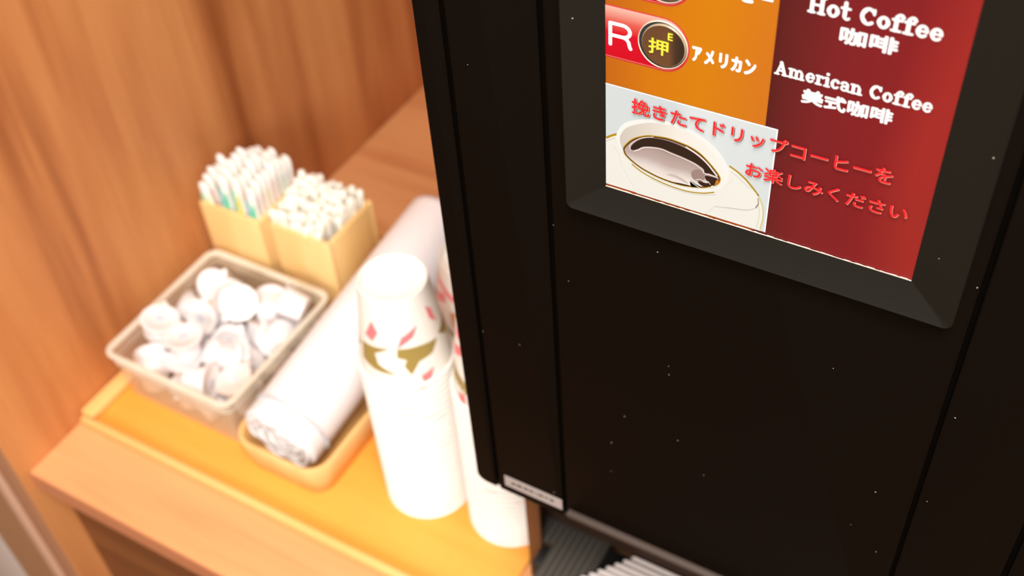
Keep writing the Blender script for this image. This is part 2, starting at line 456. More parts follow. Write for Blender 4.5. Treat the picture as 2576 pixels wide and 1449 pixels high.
#PODS_END
def pod_meshes():
    bm = bmesh.new()
    lathe(bm, [(0, -.0092), (.0088, -.0092), (.0098, -.0085), (.0112, .0072), (.0112, .0078), (.0138, .0080), (.0138, .0088), (0, .0088)], 24)
    body = bpy.data.meshes.new('pod_cup'); bmesh.ops.recalc_face_normals(bm, faces=bm.faces[:]); bm.to_mesh(body); bm.free()
    bm = bmesh.new()
    lathe(bm, [(0, .0090), (.0139, .0090), (.0141, .0093), (.0139, .0096), (.0110, .0096), (.0106, .0093), (0, .0094)], 24)
    vs = [bm.verts.new(p) for p in [(.0115, -.003, .0091), (.0170, -.0016, .0091), (.0176, 0, .0092), (.0170, .0016, .0091), (.0115, .003, .0091)]]
    vt = [bm.verts.new(v.co+Vector((0, 0, .0003))) for v in vs]
    bm.faces.new(vs); bm.faces.new(vt[::-1])
    for i in range(5): bm.faces.new((vs[i], vs[(i+1) % 5], vt[(i+1) % 5], vt[i]))
    lid = bpy.data.meshes.new('foil_lid'); bmesh.ops.recalc_face_normals(bm, faces=bm.faces[:]); bm.to_mesh(lid); bm.free()
    bm = bmesh.new()
    lathe(bm, [(0, .00945), (.0035, .00945), (.0035, .0097), (0, .0097)], 12)
    mark = bpy.data.meshes.new('lid_mark'); bmesh.ops.recalc_face_normals(bm, faces=bm.faces[:]); bm.to_mesh(mark); bm.free()
    for me in (body, lid, mark):
        for v in me.vertices: v.co *= 1.2
        for p in me.polygons: p.use_smooth = True
        me.set_sharp_from_angle(angle=math.radians(40))
    lid2 = lid.copy(); lid2.name = 'foil_lid'
    body.materials.append(M['pod_body']); lid.materials.append(M['pod_lid']); lid2.materials.append(M['pod_lid_pink']); mark.materials.append(M['pod_mark'])
    return body, lid, lid2, mark
pod_body, pod_lid, pod_lid2, pod_mark = pod_meshes()
def pod_cell(p):
    fx, fy = (p[0]-BX0)/(BX1-BX0), (p[1]-BY0)/(BY1-BY0)
    return ('front' if fy < .36 else 'middle' if fy < .64 else 'back')+' '+('left' if fx < .36 else 'centre' if fx < .64 else 'right')
cells = {}
for i, p in enumerate(PODS): cells.setdefault(pod_cell(p), []).append(i)
for v in cells.values(): v.sort(key=lambda i: -PODS[i][2])
for i, (px, py, pz, qw, qx, qy, qz) in enumerate(PODS):
    r = bpy.data.objects.new('creamer_pod', None); C.objects.link(r)
    r.location = (px, py, pz); r.rotation_mode = 'QUATERNION'; r.rotation_quaternion = (qw, qx, qy, qz)
    r.empty_display_size = .01
    pink = i % 4 == 1
    up = (Quaternion((qw, qx, qy, qz)) @ Vector((0, 0, 1))).z
    pose = 'lid up' if up > .75 else ('lid down' if up < -.6 else 'on its side')
    ce = pod_cell(PODS[i]); k = cells[ce].index(i)
    tag(r, '%s creamer pod %s, %s, %s of the basket' % ('pink lidded' if pink else 'white', pose, 'topmost' if k == 0 else ORD[k]+' from top', ce), 'creamer', 'creamer pods in the clear basket')
    for nm, me in (('pod_cup', pod_body), ('foil_lid', pod_lid2 if pink else pod_lid), ('lid_mark', pod_mark)):
        c = bpy.data.objects.new(nm, me); C.objects.link(c); c.parent = r

# ------------------------------------------------------------------ two square wooden boxes
def wood_box(name, x0, x1, y0, y1, h, label):
    cx, cy = (x0+x1)/2, (y0+y1)/2
    th = thing(name, label, 'box', (cx, cy, TF))
    b = (cx, cy, TF)
    t = .0045
    z0, z1 = TF, TF+h
    relbox('side_panel', x0, x1, y0, y0+t, z0, z1, M['box_wood'], th, b, bev=.0008)
    relbox('side_panel', x0, x1, y1-t, y1, z0, z1, M['box_wood'], th, b, bev=.0008)
    relbox('side_panel', x0, x0+t, y0+t+.0001, y1-t-.0001, z0, z1, M['box_wood'], th, b, bev=.0008)
    relbox('side_panel', x1-t, x1, y0+t+.0001, y1-t-.0001, z0, z1, M['box_wood'], th, b, bev=.0008)
    relbox('bottom_panel', x0+t, x1-t, y0+t, y1-t, z0+.001, z0+.005, M['box_wood'], th, b)
AX = (-.6925, -.6215, .5385, .6060); BXB = (-.6125, -.5455, .5425, .6100)
wood_box('wooden_box', *AX, .1065, 'square pale wooden box nearest the wall, holding the printed sugar sticks')
wood_box('wooden_box', *BXB, .1065, 'square pale wooden box right of its twin, holding the cream coloured stirrers')

# sugar sticks: flat printed paper sachets
def stick_mesh(col1, col2):
    L_, w, t = .142, .0140, .0066
    bm = bmesh.new()
    secs = []
    for k, (zz, ww, tt) in enumerate([(0, w, .0003), (.006, w, .0004), (.012, w*.86, t*.8), (.03, w*.82, t), (L_-.02, w*.84, t), (L_-.008, w*.88, t*.85), (L_-.003, w*.72, t*.55), (L_, w*.35, t*.25)]):
        n = 10
        secs.append([(ww/2*math.cos(2*PI*i/n), tt/2*math.sin(2*PI*i/n), zz) for i in range(n)])
    loft(bm, secs)
    body = bpy.data.meshes.new('sachet'); bmesh.ops.recalc_face_normals(bm, faces=bm.faces[:]); bm.to_mesh(body); bm.free()
    for p in body.polygons: p.use_smooth = True
    body.materials.append(M['stick_white'])
    bm = bmesh.new()
    for (m_i, x0, x1, z0, z1) in ((0, -.0042, -.0014, .02, L_-.014), (1, .0010, .0040, .02, L_-.018), (1, -.0012, .0008, L_-.060, L_-.026)):
        for s in (-1, 1):
            yy = s*(t/2+.0002)
            v = [bm.verts.new(p) for p in ((x0, yy, z0), (x1, yy, z0), (x1, yy, z1), (x0, yy, z1))]
            v2 = [bm.verts.new((q.co.x, q.co.y-s*.0006, q.co.z)) for q in v]
            f = bm.faces.new(v); f.material_index = m_i
            for a in range(4):
                g = bm.faces.new((v[a], v[(a+1) % 4], v2[(a+1) % 4], v2[a])); g.material_index = m_i
    pr = bpy.data.meshes.new('printed_stripe'); bmesh.ops.recalc_face_normals(bm, faces=bm.faces[:]); bm.to_mesh(pr); bm.free()
    pr.materials.append(M['ink_'+col1]); pr.materials.append(M['ink_'+col2])
    return body, pr
kinds = [('green and yellow', stick_mesh('green', 'yellow')), ('red and pink', stick_mesh('red', 'pink')), ('teal and green', stick_mesh('teal', 'green')), ('yellow and red', stick_mesh('yellow', 'red'))]
random.seed(11)
def place_tilt(r, base, top):
    r.location = base
    d = Vector(top)-Vector(base)
    r.rotation_mode = 'QUATERNION'
    q = d.to_track_quat('Z', 'Y')
    return q, d.length
cxA, cyA = (AX[0]+AX[1])/2, (AX[2]+AX[3])/2
n_s = 0
for row in range(8):
    for colm in range(4):
        if colm == 0 and row > 4: continue
        fy = (row-3.5)/3.5; fx = (colm-1.5)/1.5
        base = Vector((cxA+fx*.0205, cyA+fy*.0235, TF+.0055))
        top = Vector((cxA+.004+fx*.0240, cyA+.000+fy*.0262, TF+.1480))
        if colm == 0:      # the outer column leans out towards the wall and sits lower
            base = Vector((cxA-.0195, cyA+fy*.0235, TF+.0055)); top = Vector((cxA-.0285, cyA-.004+fy*.0262, TF+.142))
        hgt = (1.0 if colm else .97)+random.uniform(-.035, .02)+(.02 if colm in (1, 2) else 0)-.05*fy*fy
        d = top-base
        r = bpy.data.objects.new('sugar_stick', None); C.objects.link(r); r.empty_display_size = .01
        r.rotation_mode = 'QUATERNION'
        zz = d.normalized(); yy = zz.cross(Vector((1, 0, 0))).normalized(); xx = yy.cross(zz)
        r.rotation_quaternion = Matrix((xx, yy, zz)).transposed().to_quaternion()
        r.location = base
        ki = (row*3+colm*2+row//3) % 4
        nm, (bd, pr) = kinds[ki]
        tag(r, 'white sugar stick, %s print, %s from the wall in the box\'s %s row' % (nm, ORD[colm], ORD[row]), 'sugar stick', 'printed sugar sticks in the box by the wall')
        r.scale = (1, 1, d.length/.142*hgt)
        for pn, me in (('sachet', bd), ('printed_stripe', pr)):
            c = bpy.data.objects.new(pn, me); C.objects.link(c); c.parent = r
        n_s += 1

# stirrers: slender cream coloured sticks with rounded ends
def stirrer_mesh():
    bm = bmesh.new()
    L_ = .138
    secs = []
    n = 8
    for zz, k in [(0, .55), (.001, .9), (.004, 1), (L_-.010, 1), (L_-.007, 1.18), (L_-.003, 1.15), (L_-.0008, 1.0), (L_, .5)]:
        secs.append([(.0030*k*math.cos(2*PI*i/n), .0030*k*math.sin(2*PI*i/n), zz) for i in range(n)])
    loft(bm, secs)
    me = bpy.data.meshes.new('stirrer'); bmesh.ops.recalc_face_normals(bm, faces=bm.faces[:]); bm.to_mesh(me); bm.free()
    for p in me.polygons: p.use_smooth = True
    me.materials.append(M['stick_cream'])
    return me
st_me = stirrer_mesh()
cxB, cyB = (BXB[0]+BXB[1])/2, (BXB[2]+BXB[3])/2
random.seed(5)
for row in range(9):
    for colm in range(9):
        fx = (colm-4)/4; fy = (row-4)/4
        if colm == 8 and row < 3: continue
        base = Vector((cxB+fx*.0250, cyB+fy*.0250, TF+.0055))
        top = Vector((cxB-.003+fx*.0290+random.uniform(-.0008, .0008), cyB-.001+fy*.0275+random.uniform(-.0008, .0008), TF+.124))
        d = (top-base)
        o = bpy.data.objects.new('stirrer', st_me); C.objects.link(o)
        o.rotation_mode = 'QUATERNION'; o.rotation_quaternion = d.to_track_quat('Z', 'Y'); o.location = base
        o.scale = (1, 1, d.length/.138*(1.0+random.uniform(-.06, .05)-.05*max(0, .2-fy)))
        tag(o, 'cream stirrer, %s from the left in the right wooden box\'s %s row' % (ORD[colm], ORD[row]), 'stirrer', 'cream stirrers in the right wooden box')

# ------------------------------------------------------------------ paper cup stacks
CUP_H, R_RIM, R_BOT = .080, .0345, .0245
def cup_mesh():
    bm = bmesh.new()       # upside down cup, rim at z=0
    t = .0004
    k = (R_RIM-R_BOT)/CUP_H
    prof = [(R_BOT-t-.001, CUP_H-.006), (R_BOT-t, CUP_H-.0055), (R_BOT-t, CUP_H-.001), (R_BOT-.0002, CUP_H), (R_BOT+.0003, CUP_H-.001)]
    prof = [(0, CUP_H-.0050), (R_BOT-.0022, CUP_H-.0050), (R_BOT-.0018, CUP_H-.0005), (R_BOT-.0010, CUP_H), (R_BOT-.0001, CUP_H-.0004), (R_BOT, CUP_H-.0012),
            (R_RIM-.0003, .0036), (R_RIM+.0008, .0034), (R_RIM+.0016, .0022), (R_RIM+.0013, .0008), (R_RIM+.0004, .0001), (R_RIM-.0006, .0006), (R_RIM-.0007, .0030),
            (R_BOT-.0004, CUP_H-.0060), (0, CUP_H-.0056)]
    lathe(bm, prof, 56)
    me = bpy.data.meshes.new('cup_body'); bmesh.ops.recalc_face_normals(bm, faces=bm.faces[:]); bm.to_mesh(me); bm.free()
    for p in me.polygons: p.use_smooth = True
    me.set_sharp_from_angle(angle=math.radians(55))
    me.materials.append(M['cup_paper'])
    return me
cup_me = cup_mesh()
def cone_pt(th, h, off=.00015):
    """th degrees around the cup, h mm below the cup's upturned bottom"""
    z = CUP_H+h/1000
    r = R_BOT+(R_RIM-R_BOT)*(-h/1000)/CUP_H+off
    a = math.radians(th)
    return Vector((r*math.cos(a), r*math.sin(a), z))
def print_mesh(polys, name='printed_leaf'):
    """polys: (material index, [(theta, h)...]) subdivided so that they follow the cone"""
    bm = bmesh.new()
    for mi, pts in polys:
        P = [Vector((a, b, 0)) for a, b in pts]
        tris = tessellate_polygon([P])
        for tri in tris:
            q = [[P[tri[0]], P[tri[1]], P[tri[2]]]]
            for _ in range(3):
                nq = []
                for a, b, c in q:
                    ab, bc, ca = (a+b)/2, (b+c)/2, (c+a)/2
                    nq += [[a, ab, ca], [ab, b, bc], [ca, bc, c], [ab, bc, ca]]
                q = nq
            for a, b, c in q:
                f = bm.faces.new([bm.verts.new(cone_pt(v.x, v.y)) for v in (a, b, c)])
                f.material_index = mi
    bmesh.ops.remove_doubles(bm, verts=bm.verts[:], dist=1e-6)
    me = bpy.data.meshes.new(name); bmesh.ops.recalc_face_normals(bm, faces=bm.faces[:])
    bm.to_mesh(me); bm.free()
    for m_ in ('print_pink', 'print_olive', 'print_orange', 'print_pale'): me.materials.append(M[m_])
    return me
TOPPRINT = [
    (0, [(-94.9, -19.1), (-85.0, -28.1), (-96.0, -38.0), (-109.6, -34.7)]),
    (0, [(-25.9, -24.0), (-35.2, -32.8), (-59.7, -40.3), (-52.3, -31.1)]),
    (1, [(-119.2, -44.5), (-92.4, -42.1), (-69.9, -40.4), (-93.4, -48.1), (-89.0, -57.4), (-65.1, -64.6), (-95.9, -64.0), (-118.4, -61.0)]),
    (1, [(-59.8, -40.7), (-29.5, -42.2), (0.5, -45.8), (-12.5, -54.2), (-34.3, -55.9), (-46.9, -65.9), (-54.1, -56.9), (-49.6, -51.7), (-61.7, -48.5)]),
    (0, [(-16.2, -66.3), (-23.5, -75.0), (-34.1, -75.5), (-35.7, -68.8)]),
    (0, [(-5, -14), (5, -20), (9, -34), (-3, -26)]), (1, [(5, -44), (40, -40), (75, -47), (50, -58), (20, -52)]),
    (2, [(150, -30), (175, -26), (190, -42), (168, -50)]), (0, [(120, -22), (138, -30), (128, -44), (112, -32)]),
    (1, [(190, -45), (215, -41), (236, -50), (216, -62), (196, -56)]), (0, [(90, -60), (104, -64), (99, -75), (86, -70)]),
    (0, [(170, -66), (186, -62), (192, -73), (176, -76)]),
]
BACKPRINT = [(0, [(-150+k, -12+a) for k, a in ((0, 0), (30, -3), (60, -11), (60, -16), (30, -9), (0, -4))]),
             (2, [(-100, -38), (-60, -34), (-40, -44), (-62, -55), (-95, -50)]),
             (0, [(-140, -30), (-112, -24), (-108, -31), (-134, -38)]),
             (1, [(-140, -46), (-100, -56), (-60, -60), (-30, -56), (-35, -66), (-80, -70), (-135, -60)]),
             (0, [(-120, -68), (-106, -66), (-104, -75), (-116, -75)])]
def strip_print(seed):
    rnd = random.Random(seed)
    polys = []
    a = -180
    while a < 170:
        w = rnd.uniform(10, 34)
        h0 = -rnd.uniform(72.6, 73.8); h1 = h0-rnd.uniform(1.6, 2.6)
        if rnd.random() < .42:
            polys.append((rnd.choice([3, 0, 0]), [(a, h0), (a+w, h0-.3), (a+w*.9, h1), (a+w*.1, h1-.2)]))
        a += w+rnd.uniform(8, 45)
    return print_mesh(polys, 'printed_strip')
strips = [strip_print(k) for k in range(6)]
top_print = print_mesh(TOPPRINT); back_print = print_mesh(BACKPRINT)
def stack(cx, cy, total, desc, printme, rot=0):
    pitch = .0068
    n = int(round((total-CUP_H)/pitch))
    pitch = (total-CUP_H)/n
    for k in range(n+1):
        top = k == n
        r = bpy.data.objects.new('paper_cup', None); C.objects.link(r); r.empty_display_size = .02
        r.location = (cx, cy, TF+.0001+k*pitch)
        a = rot if top else random.uniform(0, 2*PI)
        r.rotation_euler = (0, 0, a)
        if top: tag(r, 'topmost upturned paper cup with printed leaves, on the %s' % desc, 'cup', 'paper cups of the %s' % desc)
        else: tag(r, 'upturned white paper cup, %s below the top cup, %s' % (ORD[n-k-1], desc), 'cup', 'paper cups of the %s' % desc)
        for pn, me in (('cup_body', cup_me), ('print', printme if top else strips[(k*5) % 6])):
            c = bpy.data.objects.new('printed_leaves' if (pn == 'print' and top) else 'printed_strip' if pn == 'print' else pn, me)
            C.objects.link(c); c.parent = r
            if pn == 'print' and not top: c['kind'] = 'stuff'
stack(-.380, .430, .240, 'stack nearest the rounded tray', top_print)
stack(-.3055, .439, .240, 'stack half behind the machine corner', back_print)
stack(-.3660, .5055, .204, 'shorter stack at the back', back_print)

# ------------------------------------------------------------------ the coffee machine
D = .345
MB_ = (-.109, .60, .8503)
mc = thing('coffee_machine', 'tall black cup coffee machine with a backlit selection panel and drip grille', 'coffee machine', MB_)
def mp(o): return rel(o, MB_)
def MBOX(name, *a, **k):
    return relbox(name, *a[:6], a[6], mc, MB_, **k)
TOPZ = 1.62
# door with rounded lower corners: extruded plates in the XZ plane
def plate(name, x0, x1, z0, z1, y0, y1, m, parent, r=.0, bev=.001, corners='both'):
    n = 6
    pts = []
    for (cx, cz, a0, on) in ((x1, z1, 0, False), (x0, z1, 90, False), (x0, z0, 180, corners in ('both', 'left')), (x1, z0, 270, corners in ('both', 'right'))):
        rr = r if on and r > 0 else .0008
        sx = cx-rr if cx == x1 else cx+rr
        sz = cz-rr if cz == z1 else cz+rr
        for k in range(n+1):
            a = math.radians(a0+90*k/n)
            pts.append((sx+rr*math.cos(a), sz+rr*math.sin(a)))
    def inset(p, d):
        cxm, czm = (x0+x1)/2, (z0+z1)/2
        return (p[0]+(d if p[0] < cxm else -d), p[1]+(d if p[1] < czm else -d))
    bm = bmesh.new()
    L0 = [(*inset(p, bev)[:1], y0, inset(p, bev)[1]) for p in pts]
    L1 = [(p[0], y0+bev*.5, p[1]) for p in pts]
    L2 = [(p[0], y1, p[1]) for p in pts]
    L0 = [(inset(p, bev)[0], y0, inset(p, bev)[1]) for p in pts]
    loft(bm, [L0, L1, L2])
    o = obj(name, bm, m, parent, smooth=True, autosmooth=25)
    return o
DB = 1.0457          # door bottom
mp(plate('door_back', -.2650, .0470, DB-.0050, TOPZ, .3480, .3935, M['machine'], mc, r=.006))
# five front strips separated by recessed grooves
mp(plate('door_strip', -.2655, -.2518, DB-.0060, TOPZ, .3450, .3478, M['machine'], mc, r=.007, corners='left', bev=.0012))
mp(plate('door_strip', -.2489, -.2043, DB-.0060, TOPZ, .3452, .3478, M['machine'], mc, bev=.0006))
mp(plate('door_strip', -.0137, .0302, DB-.0060, TOPZ, .3452, .3478, M['machine'], mc, bev=.0006))
mp(plate('door_strip', .0331, .0475, DB-.0060, TOPZ, .3450, .3478, M['machine'], mc, r=.007, corners='right', bev=.0012))
mp(plate('door_panel', -.2018, -.0162, DB+.0040, TOPZ, .3455, .3478, M['machine'], mc, bev=.0012))
for gx0, gx1 in ((-.2517, -.2490), (-.2042, -.2019), (-.0161, -.0138), (.0303, .0330)):
    MBOX('door_groove', gx0, gx1, .3472, .3479, DB+.003, TOPZ, M['machine_groove'])
# bevelled lower lip of the door
def lip():
    bm = bmesh.new()
    prof = [(.3445, DB+.0038), (.3425, DB+.0022), (.3425, DB-.0002), (.3470, DB-.0018), (.3478, DB-.0010), (.3478, DB+.0038)]
    L0 = [(-.2000, y, z) for y, z in prof]; L1 = [(-.0180, y, z) for y, z in prof]
    loft(bm, [L0, L1])
    mp(obj('door_lip', bm, M['machine_lip'], mc))
    bm = bmesh.new()
    prof = [(.3455, DB-.0021), (.3448, DB-.0030), (.3448, DB-.0050), (.3470, DB-.0062), (.3478, DB-.0062), (.3478, DB-.0021)]
    loft(bm, [[(-.2002, y+.0012, z-.0018) for y, z in prof], [(-.0178, y+.0012, z-.0018) for y, z in prof]])
    mp(obj('door_underedge', bm, M['under_grey'], mc))
    MBOX('door_seal', -.2560, .0380, .3480, .3930, DB-.0085, DB-.0063, M['seal_brown'], bev=.0008)
lip()
# body behind and below the door
MBOX('body', -.2645, .0465, .4700, .98, .8503, TOPZ-.001, M['machine'], bev=.003)
MBOX('upper_body', -.2645, .0465, .3940, .4698, DB+.004, TOPZ-.001, M['machine'])
MBOX('side_pillar', -.2645, -.2530, .3940, .3968, .8503, DB+.0038, M['pillar'], bev=.0006)
MBOX('side_pillar', .0350, .0465, .3940, .3968, .8503, DB+.0038, M['pillar'], bev=.0006)
# ribbed inner side walls of the cup recess
PZ = .9050
MBOX('recess_wall', -.2645, -.2636, .3970, .4690, .8503, DB+.0035, M['pillar'])
MBOX('recess_wall', .0456, .0465, .3970, .4690, .8503, DB+.0035, M['pillar'])
MBOX('recess_back', -.2634, .0454, .4180, .4210, PZ-.003, DB+.0035, M['recess_brown'])
for k in range(9):
    MBOX('tray_ridge', -.2570+.0052*k, -.2566+.0052*k, (.3200 if k > 2 else .3980), .4150, PZ-.0001, PZ+.0003, M['rib'])
# drip tray
MBOX('drip_tray', -.2450, .0270, .2900, .4178, .8503, PZ-.006, M['drip_dark'], bev=.002)
MBOX('tray_cheek', -.2516, -.2452, .3768, .3938, .8503, PZ+.0008, M['drip_dark'], bev=.0006)
MBOX('tray_cheek', .0272, .0336, .3768, .3938, .8503, PZ+.0008, M['drip_dark'], bev=.0006)
for sx, nm_ in ((-1, 0), (1, 1)):
    xa, xb = (-.2450, -.2060) if sx < 0 else (-.012, .0270)
    bm = bmesh.new()
    cut = [(xa, .290), (-.236, .290), (-.236, .360), (-.2080, .3940), (-.2080, .4178), (-.2632, .4178), (-.2632, .3972), (xa, .3972)] if sx < 0 else [(xb, .290), (.018, .290), (.018, .360), (-.010, .3940), (-.010, .4178), (.0452, .4178), (.0452, .3972), (xb, .3972)]
    loft(bm, [[(x, y, PZ-.0059) for x, y in cut], [(x, y, PZ) for x, y in cut]])
    mp(obj('tray_ledge', bm, M['recess'], mc))
gy0 = .4165
bmS = {}
for k in range(22):
    y1 = gy0-k*.0052; y0 = y1-.0044
    if y0 < .2930: break
    x0 = -.1905-.0352/.043*(gy0-y1)
    x0 = max(x0, -.2345)
    x1 = -.218-x0
    bm = bmesh.new()
    n = 7
    prof = []
    for i in range(n+1):
        t = i/n
        yy = y0+(y1-y0)*t
        prof.append((yy, PZ-.0058+.0010+.0040*t+.0006*math.sin(PI*t)))
    prof = [(y0, PZ-.0058)]+prof+[(y1, PZ-.0058)]
    secs = []
    for xx, sc in ((x0, .25), (x0+.0006, .65), (x0+.0018, .93), (x0+.0034, 1), (x1-.0034, 1), (x1-.0018, .93), (x1-.0006, .65), (x1, .25)):
        ym = (y0+y1)/2
        secs.append([(xx, ym+(yy-ym)*sc, PZ-.0058+(zz-(PZ-.0058))*sc) for yy, zz in prof])
    loft(bm, secs)
    mp(obj('grille_slat', bm, M['slat'], mc, smooth=True, autosmooth=45))

# sticker on the lower left of the door
stx = MBOX('sticker', -.2447, -.2044, .34495, .34515, 1.0465, 1.0568, M['sticker'])
stx['label'] = 'small grey sticker with black lettering'
bm = bmesh.new()
random.seed(2)
xx = -.2400
while xx < -.2100:
    w = random.uniform(.0012, .0030)
    box(bm, xx, xx+w, .34480, .34492, 1.0520-random.uniform(.0004, .0012), 1.0520+random.uniform(.0004, .0012))
    xx += w+random.uniform(.0012, .0042)
box(bm, -.2400, -.2100, .34480, .34492, 1.0518, 1.0521)
so = rel(obj('sticker_text', bm, M['ink_black']), MB_); so.parent = stx

# ------------------------------------------------------------------ selection panel: plane coordinates in mm from its lower left corner
PX, PZc = -.1735, 1.3155
panel = BOX('selection_panel', -.1737, -.0405, D-.0001, D+.0010, PZc-.0002, 1.5600, M['machine_groove'])
panel = rel(panel, MB_); panel.parent = mc
def P3(x, z, lay): return Vector((PX+x/1000, D-.0001-.00006*lay, PZc+z/1000))-Vector(MB_)
def clip(poly, x0, x1, z0, z1):
    def side(pts, ins, inter):
        out = []
        for i, p in enumerate(pts):
            q = pts[i-1]
            if ins(p):
                if not ins(q): out.append(inter(q, p))
                out.append(p)
            elif ins(q): out.append(inter(q, p))
        return out
    for ax, v, s in ((0, x0, 1), (0, x1, -1), (1, z0, 1), (1, z1, -1)):
        ins = lambda p: s*(p[ax]-v) >= 0
        def inter(a, b):
            t = (v-a[ax])/(b[ax]-a[ax]); return (a[0]+t*(b[0]-a[0]), a[1]+t*(b[1]-a[1]))
        poly = side(poly, ins, inter)
        if not poly: return []
    return poly
def spline(pts, closed=True, sub=6):
    out = []; n = len(pts)
    rng = range(n) if closed else range(n-1)
    for i in rng:
        if closed: p0, p1, p2, p3 = pts[i-1], pts[i], pts[(i+1) % n], pts[(i+2) % n]
        else: p0, p1, p2, p3 = pts[max(i-1, 0)], pts[i], pts[i+1], pts[min(i+2, n-1)]
        for k in range(sub):
            t = k/sub
            out.append(tuple(.5*(2*p1[a]+(p2[a]-p0[a])*t+(2*p0[a]-5*p1[a]+4*p2[a]-p3[a])*t*t+(3*p1[a]-p0[a]-3*p2[a]+p3[a])*t**3) for a in (0, 1)))
    if not closed: out.append(tuple(pts[-1]))
    return out
def flat(name, polys, lay, m, parent=None):
    bm = bmesh.new()
    for poly in polys:
        if len(poly) < 3: continue
        vs = [bm.verts.new(P3(x, z, lay)) for x, z in poly]
        tr = tessellate_polygon([[Vector((x, z, 0)) for x, z in poly]])
        for t in tr:
            try: bm.faces.new([vs[i] for i in t])
            except ValueError: pass
    me = bpy.data.meshes.new(name)
    bmesh.ops.recalc_face_normals(bm, faces=bm.faces[:])
    for f in bm.faces:
        if f.normal.y > 0: f.normal_flip()
    bm.to_mesh(me); bm.free()
    return link(name, me, m, parent or panel)
def strokes(name, lines, lay, m, parent=None):
    """lines: (points, width) ribbons with rounded ends, each a hair in front of the one before; one flat mesh"""
    bm = bmesh.new()
    for li, (pts, w) in enumerate(lines):
        h = w/2; lz = lay+.05*li
        P_ = [Vector(p) for p in pts]
        P_ = [p for k, p in enumerate(P_) if k == 0 or (p-P_[k-1]).length > 1e-5]
        if len(P_) < 2:
            bm.faces.new([bm.verts.new(P3(pts[0][0]+h*math.cos(2*PI*k/16), pts[0][1]+h*math.sin(2*PI*k/16), lz)) for k in range(16)]); continue
        L_, R_ = [], []
        n = len(P_)
        for k, p in enumerate(P_):
            a = (p-P_[k-1]).normalized() if k else (P_[1]-p).normalized()
            b = (P_[k+1]-p).normalized() if k < n-1 else a
            t = (a+b).normalized() if (a+b).length > 1e-4 else a
            nv = Vector((-t.y, t.x)); sc = h/max(.55, nv.dot(Vector((-a.y, a.x))))
            L_.append(p+nv*sc); R_.append(p-nv*sc)
        for k in range(n-1):
            bm.faces.new([bm.verts.new(P3(q.x, q.y, lz)) for q in (L_[k], L_[k+1], R_[k+1], R_[k])])
        if (P_[0]-P_[-1]).length > 1e-3:
            for p, q in ((P_[0], P_[1]), (P_[-1], P_[-2])):
                t = (p-q).normalized(); a0 = math.atan2(t.y, t.x)
                bm.faces.new([bm.verts.new(P3(p.x+h*math.cos(a0-PI/2+PI*k/8), p.y+h*math.sin(a0-PI/2+PI*k/8), lz)) for k in range(9)])
    for f in bm.faces:
        f.normal_update()
        if f.normal.y > 0: f.normal_flip()
    me = bpy.data.meshes.new(name); bm.to_mesh(me); bm.free()
    return link(name, me, m, parent or panel)
def lettering(name, s, bbox, lay, m, bold=.0, parent=None, shift=(0, 0), space=1.0):
    """bold: stroke growth in mm, made of overlapping copies of the outline"""
    c = bpy.data.curves.new(name, 'FONT'); c.body = s; c.size = 1; c.resolution_u = 3; c.space_character = space
    o = bpy.data.objects.new(name, c); C.objects.link(o)
    dg = bpy.context.evaluated_depsgraph_get()
    src = bpy.data.meshes.new_from_object(o.evaluated_get(dg))
    bpy.data.objects.remove(o); bpy.data.curves.remove(c)
    xs = [v.co.x for v in src.vertices]; ys = [v.co.y for v in src.vertices]
    x0, x1, z0, z1 = bbox
    x0 += bold; x1 -= bold; z0 += bold; z1 -= bold
    base = [(x0+(v.co.x-min(xs))/(max(xs)-min(xs))*(x1-x0)+shift[0], z0+(v.co.y-min(ys))/(max(ys)-min(ys))*(z1-z0)+shift[1]) for v in src.vertices]
    faces = [tuple(p.vertices) for p in src.polygons]
    bpy.data.meshes.remove(src)
    offs = [(0, 0)]+([(bold*math.cos(PI*k/4), bold*math.sin(PI*k/4)) for k in range(8)] if bold else [])
    V_, F2 = [], []
    for oi, (dx, dz) in enumerate(offs):
        n0 = len(V_)
        V_ += [P3(x+dx, z+dz, lay+.06*oi) for x, z in base]
        F2 += [tuple(i+n0 for i in f) for f in faces]
    me = bpy.data.meshes.new(name); me.from_pydata(V_, [], F2); me.update()
    me.flip_normals() if me.polygons[0].normal.y > 0 else None
    return link(name, me, m, parent or panel)
def pz(z): return PZc-MB_[2]+z/1000
def px(x): return PX-MB_[0]+x/1000
G = .42
S = srgb
M['orange_film'] = backlit_grad('orange_film', [(0, S(196, 104, 26)), (.35, S(214, 124, 16)), (.7, S(216, 132, 14)), (1, S(212, 122, 30))], 'X', px(0), px(67.5), G, .35, 16)
M['red_film'] = backlit_grad('red_film', [(0, S(88, 30, 28)), (.10, S(104, 34, 34)), (.35, S(128, 34, 38)), (.75, S(138, 33, 37)), (1, S(164, 44, 40))], 'X', px(67.5), px(133), .36, .5, 14)  # dark to bright red mostly paints the reflection in the glossy acrylic
flat('orange_field', [[(0, 53.9), (67.4, 53.9), (67.4, 243), (0, 243)]], 1, M['orange_film'])
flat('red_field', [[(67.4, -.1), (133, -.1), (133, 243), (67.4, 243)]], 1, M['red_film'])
flat('brown_strip', [[(0, -.1), (67.4, -.1), (67.4, 1.6), (0, 1.6)]], 1, backlit('brown_strip', S(176, 78, 28), .3))
M['white_film'] = backlit('white_film', S(250, 250, 248), 1.0)
